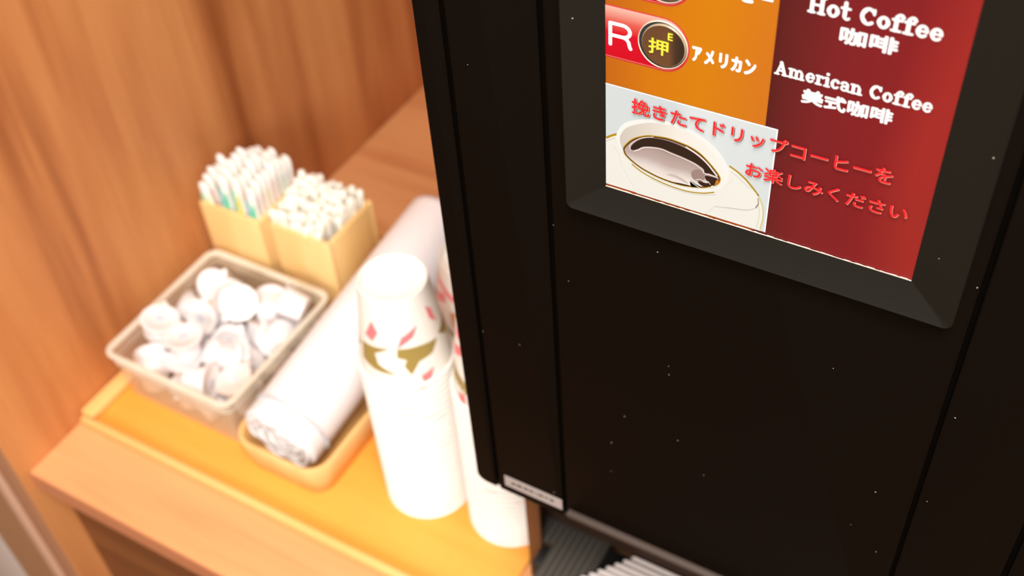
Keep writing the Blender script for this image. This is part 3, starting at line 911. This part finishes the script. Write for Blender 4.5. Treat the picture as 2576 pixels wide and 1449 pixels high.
# printed picture of a cup of coffee
pic = (0.0, 72.6, 1.55, 53.9)
flat('picture_sky', [[(0, 1.55), (72.6, 1.55), (72.6, 53.9), (0, 53.9)]], 3, backlit_grad('picture_sky', [(0, S(212, 222, 224)), (.35, S(206, 217, 222)), (.55, S(222, 230, 232)), (1, S(214, 224, 227))], 'X', px(0), px(72), .5, .5, 60))
flat('picture_border', [[(0, 53.45), (72.6, 53.45), (72.6, 53.9), (0, 53.9)], [(72.15, 1.55), (72.6, 1.55), (72.6, 53.45), (72.15, 53.45)]], 4, M['white_film'])
M['porcelain'] = backlit('porcelain', S(234, 236, 230), .52)
M['porcelain_hi'] = backlit('porcelain_hi', S(240, 243, 240), .5)
M['porcelain_sh'] = backlit('porcelain_sh', S(214, 209, 196), .5)
M['gold'] = backlit('gold', S(186, 150, 34), .4)
def sm(name, pts, lay, m, closed=True):
    return flat(name, [clip(spline(pts), *pic[:2], pic[2], pic[3])], lay, m)
saucer = [(-8, 21), (0.2, 26.2), (4.9, 29.6), (20, 33), (40, 34), (55.1, 30.1), (58.3, 28.6), (62.1, 25.9), (65.2, 22.9), (67.9, 19.9), (70.2, 15.0), (71.0, 9.5), (70.4, 2.8), (68, -6), (30, -12), (-8, -6)]
sm('picture_saucer', saucer, 5, M['porcelain'])
def cl_strokes(name, pts, w, lay, m, parent=None):
    q = [p for p in spline(pts, False) if pic[0]+w/2 <= p[0] <= pic[1]-w/2 and pic[2]+w/2 <= p[1] <= pic[3]-w/2]
    return strokes(name, [(q, w)], lay, m, parent)
cl_strokes('picture_gold_line', [(0.0, 26.0), (2.5, 28.1), (4.9, 29.6)], 1.0, 6, M['gold'])
cl_strokes('picture_gold_line', [(55.1, 30.1), (58.3, 28.6), (62.1, 25.9), (65.2, 22.9), (67.9, 19.9)], .8, 6, M['gold'])
cl_strokes('picture_gold_line', [(67.9, 19.9), (70.2, 15.0), (71.0, 9.5), (70.4, 2.6)], .7, 6, backlit('gold_pale', S(216, 204, 150), .5))
cl_strokes('picture_saucer_line', [(0.0, 24.4), (2.4, 26.2), (4.6, 27.5)], .35, 6, M['porcelain_sh'])
cl_strokes('picture_saucer_line', [(55.6, 27.8), (58.4, 26.3), (61.7, 23.9), (65.0, 21.8)], .3, 6, M['porcelain_sh'])
cl_strokes('picture_saucer_line', [(68.4, 15.6), (69.3, 9.8), (68.8, 3.0)], .3, 6, M['porcelain_sh'])
sm('picture_handle', [(53.0, 27.0), (54.6, 23.5), (57.3, 22.1), (62.4, 22.2), (66.0, 21.4), (68.1, 18.7), (68.4, 15.6), (67.3, 13.0), (63.4, 10.6), (56.2, 9.0), (50.0, 7.6), (44, 9), (44, 18)], 7, M['porcelain'])
cl_strokes('picture_handle_line', [(50.0, 7.4), (56.2, 8.8), (63.4, 10.4), (67.3, 12.9), (68.3, 15.4)], .3, 8, M['porcelain_sh'])
cl_strokes('picture_handle_line', [(67.6, 13.4), (68.4, 15.6), (68.1, 18.2)], .6, 8, backlit('porcelain_dk', S(186, 176, 160), .4))
sm('picture_cup_body', [(5.2, 27), (6.2, 20), (9, 12), (14, 4), (18, -4), (40, -5), (47, 3), (51.5, 10), (54.6, 20), (54.8, 28), (30, 36)], 9, M['porcelain'])
rim = [(5.0, 27.8), (5.9, 32.1), (8.3, 36.3), (12.3, 39.3), (18.1, 41.8), (22.9, 43.1), (30.5, 43.9), (37.4, 43.0), (44.1, 40.6), (49.9, 36.4), (53.7, 31.2), (54.9, 27.0), (54.2, 21.4), (51.5, 17.2), (47.3, 14.5), (42.5, 12.7), (36.0, 12.0), (28.8, 12.6), (22.7, 14.1), (17.2, 16.0), (11.5, 18.9), (8.0, 21.8), (5.9, 24.8)]
sm('picture_rim', rim, 10, M['porcelain_hi'])
cl_strokes('picture_gold_line', [(49.4, 14.8), (45.5, 12.9), (41, 11.6), (36.5, 11.0), (28.9, 11.3), (21.3, 12.7), (16.2, 14.5), (12.6, 16.6)], .55, 11, M['gold'])
cl_strokes('picture_rim_line', [(50.4, 13.9), (45.5, 12.0), (41, 10.7), (36.5, 10.2), (28.9, 10.5), (21.3, 11.9)], .25, 11, M['porcelain_sh'])
inner = [(6.8, 27.8), (7.8, 31.8), (10.2, 35.2), (14.4, 38.0), (20, 40.6), (25, 41.6), (31, 42.0), (37.4, 41.0), (43.4, 38.4), (48.6, 34.4), (52.2, 29.6), (53.2, 26.0), (52.2, 20.4), (49, 17), (44, 14.8), (35, 13.2), (24, 14.6), (14, 18.6), (8.6, 22.8)]
flat('picture_inside', [clip(spline(inner), *pic)], 12, backlit_grad('picture_inside', [(0, S(208, 202, 192)), (.25, S(220, 213, 203)), (.55, S(238, 235, 228)), (1, S(242, 241, 235))], 'X', px(6), px(54), .5))
coffee = [(8.5, 22.1), (8.4, 24.4), (10.9, 28.4), (13.9, 31.3), (18.3, 33.8), (21.9, 34.9), (27.9, 35.8), (33.9, 35.4), (38.4, 34.6), (42.9, 32.6), (47.2, 29.0), (50.2, 25.9), (51.8, 23.4), (51.7, 20.8), (50.2, 18.8), (47.5, 16.8), (44.3, 15.2), (39.4, 13.9), (35.0, 13.2), (29.8, 13.1), (23.8, 13.8), (17.2, 15.6), (12.6, 17.9), (9.5, 20.3)]
flat('picture_coffee_edge', [clip(spline(coffee), *pic)], 13, M['gold'])
def inset_poly(pts, d):
    cx = sum(p[0] for p in pts)/len(pts); cz = sum(p[1] for p in pts)/len(pts)
    out = []
    n = len(pts)
    for i in range(n):
        a, b = pts[i-1], pts[(i+1) % n]
        tx, tz = b[0]-a[0], b[1]-a[1]; L_ = math.hypot(tx, tz)
        nx, nz = tz/L_, -tx/L_
        if (cx-pts[i][0])*nx+(cz-pts[i][1])*nz < 0: nx, nz = -nx, -nz
        out.append((pts[i][0]+nx*d, pts[i][1]+nz*d))
    return out
flat('picture_coffee_rim', [spline(inset_poly(coffee, .45))], 14, backlit('coffee_rim', S(92, 48, 22), .35))
flat('picture_coffee', [spline(inset_poly(coffee, .95))], 15, backlit_grad('picture_coffee', [(0, S(240, 234, 228)), (.25, S(226, 218, 212)), (.5, S(190, 172, 168)), (.8, S(176, 158, 152)), (1, S(150, 130, 124))], 'Z', pz(14), pz(30), .5, .5, 60))
dark = [(12.0, 25.6), (12.9, 27.6), (15.4, 30.4), (18.3, 32.4), (22.2, 33.8), (28.0, 34.4), (34.0, 33.8), (38.5, 32.6), (41.8, 31.0), (45.7, 28.3), (48.8, 25.0), (49.9, 23.9), (46.9, 24.1), (45.1, 23.8), (44.5, 25.4), (42.5, 26.6), (40.1, 27.5), (35, 28.6), (30.5, 29.2), (25.7, 29.9), (20.8, 29.1), (17.4, 27.8), (15.5, 26.2), (13.7, 24.9), (12.2, 24.6)]
flat('picture_dark_coffee', [spline(dark)], 17, backlit('dark_coffee', S(52, 38, 30), .3))
strokes('picture_glint', [(spline([(13.7, 24.3), (15.6, 25.6), (17.4, 27.2), (20.8, 28.5), (25.7, 29.3), (30.5, 28.6), (35, 28.0), (40.1, 26.9), (43.9, 25.0), (44.7, 23.6), (47, 23.5), (50.3, 23.3)], False), .45),
                          (spline([(12.1, 24.2), (11.5, 25.8), (12.5, 28.0), (15.1, 30.9), (18.2, 32.9), (22, 34.3)], False), .35),
                          (spline([(36.5, 34.0), (41.5, 31.9), (45.5, 29.2), (48.6, 26.0), (50.2, 24.3)], False), .75)], 18, backlit('glint', S(244, 230, 224), .5))
flat('picture_brown_shade', [spline([(39.5, 22.5), (42.5, 24.6), (45.3, 22.4), (44.5, 19.6), (41.8, 18.2), (39.6, 19.6)])], 16, backlit('brown_shade', S(160, 138, 130), .45))
flat('picture_brown_shade', [spline([(28.5, 17.0), (33.0, 16.6), (38.0, 15.4), (36.5, 16.9), (32.0, 18.2)])], 16, backlit('grey_shade', S(204, 194, 188), .45))
flat('picture_dark_spot', [spline([(45.5, 22.4), (49.4, 22.8), (50.9, 22.2), (50.6, 20.6), (48.6, 18.6), (44.8, 16.6), (42.3, 18.0), (44.1, 18.9), (45.8, 18.6), (47.0, 19.3), (45.8, 20.4)])], 17, backlit('dark_coffee2', S(58, 38, 30), .3))
flat('picture_dark_spot', [spline([(39.0, 17.4), (41.6, 16.5), (43.6, 15.8), (41.2, 14.9), (39.6, 14.7)])], 17, M['machine_groove'])
flat('picture_dark_spot', [spline([(29.6, 13.7), (34.0, 14.5), (38.9, 14.9), (36.5, 14.2), (33.1, 13.9)])], 18, backlit('dark_coffee3', S(60, 44, 36), .3))
strokes('picture_glint', [(spline([(41.4, 18.9), (43.6, 19.9), (45.0, 18.9), (46.6, 19.9), (47.8, 18.7)], False), .3), ([(38.6, 17.6), (41, 16.3), (43.5, 15.2)], .35), ([(48.4, 17.9), (49.0, 18.3)], .5)], 19, M['porcelain_hi'])
flat('picture_amber', [spline([(50.4, 22.0), (51.3, 21.8), (51.0, 20.2), (49.8, 18.9), (49.9, 20.6)])], 19, backlit('amber', S(206, 128, 34), .45))

# pills and push buttons
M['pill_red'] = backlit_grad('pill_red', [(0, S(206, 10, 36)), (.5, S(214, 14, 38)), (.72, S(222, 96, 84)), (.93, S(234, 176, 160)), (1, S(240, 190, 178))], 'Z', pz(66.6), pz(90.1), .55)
M['pill_edge'] = backlit('pill_edge', S(226, 56, 66), .5)
M['pill_line'] = backlit('pill_line', S(244, 150, 140), .5)
def pill(zc, m, r=11.75, cxr=24.4):
    def shape(rr):
        pts = [(0, zc-rr)]
        pts += [(cxr+(rr-.9)*math.cos(a), zc+rr*math.sin(a)) for a in [-PI/2+PI*k/32 for k in range(33)]]
        pts += [(0, zc+rr)]
        return pts
    flat('pill_outline', [shape(r)], 3, M['pill_edge'])
    flat('pill_field', [shape(r-.45)], 4, m)
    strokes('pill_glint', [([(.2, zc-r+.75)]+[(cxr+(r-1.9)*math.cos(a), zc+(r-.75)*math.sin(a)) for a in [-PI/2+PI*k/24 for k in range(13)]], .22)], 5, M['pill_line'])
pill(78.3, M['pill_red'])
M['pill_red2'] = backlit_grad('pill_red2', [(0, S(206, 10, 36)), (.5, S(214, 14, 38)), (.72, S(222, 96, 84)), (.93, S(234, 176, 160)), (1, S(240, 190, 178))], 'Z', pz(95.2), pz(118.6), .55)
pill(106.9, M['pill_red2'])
strokes('letter', [([(2.3, 72.9), (2.3, 82.4)], 1.55), ([(2.3, 82.4)]+[(7.4+3.3*math.cos(a), 79.75+2.65*math.sin(a)) for a in [PI/2-PI*k/14 for k in range(15)]]+[(2.3, 77.1)], 1.55),
                   ([(7.8, 77.1), (9.3, 76.6), (10.2, 75.4), (10.6, 73.6), (11.0, 72.8)], 1.55)], 7, M['white_film'])
M['button_cap'] = backlit_grad('button_cap', [(0, S(112, 76, 50)), (.55, S(118, 82, 52)), (.85, S(74, 56, 42)), (1, S(60, 48, 38))], 'X', px(15), px(34), .25, .6, 120, rough=.15, spec=.6)
M['button_rim'] = mat('button_rim', S(150, 136, 114), .12, .9)
M['button_text'] = backlit('button_text', S(255, 236, 70), .8)
M['button_ring'] = mat('button_ring', S(212, 196, 176), .2, .6)
def ylathe(name, prof, cx, cz, m, parent, n=64):
    """profile (r, depth towards viewer) around the panel normal, mm"""
    bm = bmesh.new()
    rings = []
    for r, d in prof:
        if r <= 0: rings.append([bm.verts.new(Vector((PX+cx/1000, D-d/1000, PZc+cz/1000))-Vector(MB_))])
        else: rings.append([bm.verts.new(Vector((PX+(cx+r*math.cos(2*PI*i/n))/1000, D-d/1000, PZc+(cz+r*math.sin(2*PI*i/n))/1000))-Vector(MB_)) for i in range(n)])
    for a, b in zip(rings, rings[1:]):
        for i in range(n):
            j = (i+1) % n
            if len(b) == 1: bm.faces.new((a[i], a[j], b[0]))
            elif len(a) == 1: bm.faces.new((a[0], b[i], b[j]))
            else: bm.faces.new((a[i], a[j], b[j], b[i]))
    return obj(name, bm, m, parent, smooth=True, autosmooth=60)
def button(cx, cz, text):
    ring = ylathe('button_ring', [(10.35, .45), (10.3, .75), (10.15, .9), (9.95, .8), (9.9, .5)], cx, cz, M['button_ring'], panel)
    ylathe('button_well', [(9.92, .55), (0, .55)], cx, cz, M['ink_black'], panel)
    cap = ylathe('button_cap', [(9.1, .6), (9.1, 1.1), (9.0, 1.4), (8.75, 1.6), (8.4, 1.62), (8.0, 1.5), (5, 1.6), (0, 1.66)], cx+.7, cz+.25, [M['button_cap'], M['button_rim']], panel)
    for p in cap.data.polygons:
        c = p.center; rr = math.hypot(c.x+MB_[0]-PX-(cx+.7)/1000, c.z+MB_[2]-PZc-(cz+.25)/1000)*1000
        if rr > 8.72: p.material_index = 1
    if text:
        a = lettering('button_character', '押', (cx-5.2, cx+3.0, cz-3.7, cz+3.2), 2, M['button_text'], .10)
        b = lettering('button_character', 'E', (cx+2.6, cx+4.6, cz+3.8, cz+6.9), 2, M['button_text'], .08)
        for t in (a, b):
            for v in t.data.vertices: v.co.y -= .00182
            t.parent = cap
button(24.4, 78.3, True)
button(24.4, 106.9, False)

# printed text
W = M['white_film']
for ch, a, b in (('ア', 36.3, 40.2), ('メ', 41.3, 45.3), ('リ', 47.1, 50.6), ('カ', 51.9, 56.1), ('ン', 57.1, 61.6)):
    lettering('japanese_letter', ch, (a, b, 74.6, 81.2), 5, W, .30)
for ch, a, b, c, d in (('コ', 39.4, 43.4, 104.2, 110.4), ('ー', 46.4, 50.6, 106.6, 107.7), ('ヒ', 53.6, 58.0, 104.2, 110.9), ('ー', 60.8, 65.2, 106.6, 107.7)):
    lettering('japanese_letter', ch, (a, b, c, d), 5, W, .30)
lettering('chinese_text', '咖啡', (89.8, 109.9, 97.0, 103.7), 5, W, .26)
lettering('chinese_text', '美式咖啡', (79.6, 112.9, 68.8, 75.3), 5, W, .24)
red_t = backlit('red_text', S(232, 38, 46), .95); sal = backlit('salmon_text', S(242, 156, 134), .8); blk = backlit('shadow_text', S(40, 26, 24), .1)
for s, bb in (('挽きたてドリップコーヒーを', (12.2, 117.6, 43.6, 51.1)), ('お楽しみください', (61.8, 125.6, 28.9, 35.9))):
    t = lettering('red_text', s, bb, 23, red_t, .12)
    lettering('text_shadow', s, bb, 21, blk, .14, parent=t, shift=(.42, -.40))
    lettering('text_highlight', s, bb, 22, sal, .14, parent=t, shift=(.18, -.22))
# slab serif Latin lettering drawn as strokes; x height .70, cap height 1
def arc(cx, cy, rx, ry, a0, a1, n=12):
    return [(cx+rx*math.cos(math.radians(a0+(a1-a0)*k/n)), cy+ry*math.sin(math.radians(a0+(a1-a0)*k/n))) for k in range(n+1)]
V, H_, F_ = .21, .125, .13       # stem, hairline and serif weights
def glyph(ch):
    if ch == 'H': return 1.02, [([(.25, .08), (.25, .92)], V), ([(.77, .08), (.77, .92)], V), ([(.25, .5), (.77, .5)], H_)]+[([(x-.16, y), (x+.16, y)], F_) for x in (.25, .77) for y in (.065, .935)]
    if ch == 'A': return 1.0, [([(.20, .08), (.49, .92)], H_+.02), ([(.47, .92), (.78, .08)], V), ([(.33, .33), (.66, .33)], H_), ([(.08, .065), (.34, .065)], F_), ([(.62, .065), (.93, .065)], F_), ([(.40, .92), (.52, .92)], H_)]
    if ch == 'C': return .92, [(arc(.48, .5, .33, .41, 42, 312, 18), .17), (arc(.46, .5, .30, .33, 120, 240, 10), .20), ([(.76, .66), (.76, .90)], .13)]
    if ch == 'o': return .72, [(arc(.36, .36, .235, .275, 0, 360, 18), .16), (arc(.36, .36, .235, .20, 140, 220, 6), .2), (arc(.36, .36, .235, .20, -40, 40, 6), .2)]
    if ch == 'e': return .71, [(arc(.36, .36, .235, .28, 0, 318, 18), .155), (arc(.36, .36, .225, .2, 140, 220, 6), .2), ([(.14, .37), (.59, .37)], .10), ([(.595, .36), (.595, .42)], .15)]
    if ch == 'c': return .66, [(arc(.36, .36, .235, .28, 48, 318, 18), .155), (arc(.36, .36, .225, .2, 140, 220, 6), .2), ([(.53, .53), (.54, .52)], .21)]
    if ch == 't': return .56, [([(.25, .95), (.25, .20)], V-.01)+([],)[:0] or ([(.25, .95), (.25, .20)], V), (arc(.38, .21, .13, .14, 180, 330, 8), .13), ([(.06, .655), (.50, .655)], F_)]
    if ch == 'f': return .62, [([(.27, .08), (.27, .80)], V), (arc(.44, .78, .17, .17, 180, 50, 8), .14), ([(.56, .84), (.57, .83)], .20), ([(.08, .655), (.54, .655)], F_), ([(.08, .065), (.52, .065)], F_)]
    if ch == 'i': return .46, [([(.24, .08), (.24, .62)], V), ([(.08, .635), (.24, .635)], F_), ([(.07, .065), (.42, .065)], F_), ([(.24, .91), (.245, .91)], .22)]
    if ch == 'r': return .60, [([(.22, .08), (.22, .62)], V), ([(.06, .635), (.22, .635)], F_), ([(.06, .065), (.44, .065)], F_), (arc(.42, .44, .18, .20, 175, 60, 8), .13), ([(.51, .585), (.52, .58)], .19)]
    if ch == 'n': return .86, [([(.22, .08), (.22, .62)], V), ([(.06, .635), (.22, .635)], F_), ([(.06, .065), (.37, .065)], F_), (arc(.43, .42, .19, .21, 175, 0, 10), .15), ([(.63, .42), (.63, .08)], V), ([(.50, .065), (.81, .065)], F_)]
    if ch == 'm': return 1.24, [([(.22, .08), (.22, .62)], V), ([(.06, .635), (.22, .635)], F_), ([(.07, .065), (.36, .065)], F_)]+[q for k in (0, .39) for q in ((arc(.41+k, .42, .18, .21, 175, 0, 10), .15), ([(.60+k, .42), (.60+k, .08)], V-.01), ([(.48+k, .065), (.76+k, .065)], F_))]
    if ch == 'a': return .74, [(arc(.33, .49, .21, .15, 155, 0, 8), .14), ([(.54, .49), (.54, .16)], V-.02), (arc(.34, .22, .19, .155, 0, 360, 14), .14), ([(.54, .10), (.68, .065)], F_), ([(.15, .53), (.155, .53)], .19)]
    return .42, []
def latin(name, s, x0, x1, z0, cap):
    adv = [glyph(c)[0] for c in s]
    kx = (x1-x0)/sum(adv)
    lines = []
    x = x0
    for c, a in zip(s, adv):
        for pts, w in glyph(c)[1]:
            lines.append(([(x+p[0]*kx, z0+p[1]*cap) for p in pts], w*(kx+cap)/2))
        x += a*kx
    return strokes(name, lines, 5, W)
latin('latin_text', 'Hot Coffee', 77.3, 123.4, 106.0, 6.9)
latin('latin_text', 'American Coffee', 68.4, 125.4, 78.0, 5.9)

# bevelled bezel around the panel
def bezel():
    y_in, y_out, y_base = D-.0006, D-.0055, D+.0006
    def rr(x0, x1, z0, z1, r, y):
        n = 6; pts = []
        for cx, cz, a0 in ((x1-r, z1-r, 0), (x0+r, z1-r, 90), (x0+r, z0+r, 180), (x1-r, z0+r, 270)):
            for k in range(n+1):
                a = math.radians(a0+90*k/n); pts.append((cx+r*math.cos(a), y, cz+r*math.sin(a)))
        return pts
    bm = bmesh.new()
    ix0, ix1, iz0, iz1 = -.1734, -.0408, 1.3158, 1.5590
    Lp = [rr(ix0, ix1, iz0, iz1, .0002, D-.00005), rr(ix0, ix1, iz0, iz1, .0003, y_in),
          rr(ix0-.0125, ix1+.0125, iz0-.0105, iz1+.0105, .0012, y_out+.0022), rr(ix0-.0172, ix1+.0186, iz0-.0150, iz1+.015, .0030, y_out+.0004), rr(ix0-.0180, ix1+.0194, iz0-.0158, iz1+.016, .0035, y_out+.0012),
          rr(ix0-.0184, ix1+.0198, iz0-.0162, iz1+.0165, .0035, y_base), rr(ix0, ix1, iz0, iz1, .0002, y_base)]
    loft(bm, Lp, closed_loop=True)
    b = mp(obj('bezel', bm, M['bezel'], mc, smooth=True, autosmooth=20))
    b['label'] = 'raised matt black frame around the selection panel'
    bm = bmesh.new(); random.seed(9)      # worn paint along the inner lower edge
    x = ix0
    while x < ix1-.001:
        w = random.uniform(.0006, .0030)
        if random.random() < .84:
            hgt = random.uniform(.00025, .0006)
            box(bm, x, min(x+w, ix1), y_in-.0002, y_in+.0001, iz0-.0001, iz0+hgt*.8)
        x += w
    box(bm, ix0, ix1, y_in-.0001, y_in+.0001, iz0-.0002, iz0+.0001)
    o = mp(obj('worn_edge', bm, M['worn_edge'])); o.parent = b
bezel()
# back of the machine that the panel group hangs on
MBOX('top_cover', -.2655, .0475, .3480, .98, TOPZ+.0005, TOPZ+.012, M['machine'], bev=.004)

# ------------------------------------------------------------------ ceiling lamps seen by nobody but lighting the room
def lamp(x, y, s):
    t = thing('ceiling_lamp', 'square ceiling lamp above the counter' if y > -.5 else 'square ceiling lamp farther out in the room', 'lamp', (x, y, 2.6))
    BOX('lamp_housing', -s/2, s/2, -s/2, s/2, -.03, -.001, mat('lamp_white', rgb(.8, .8, .8), .4), t, bev=.004)
lamp(.05, -.15, .6)
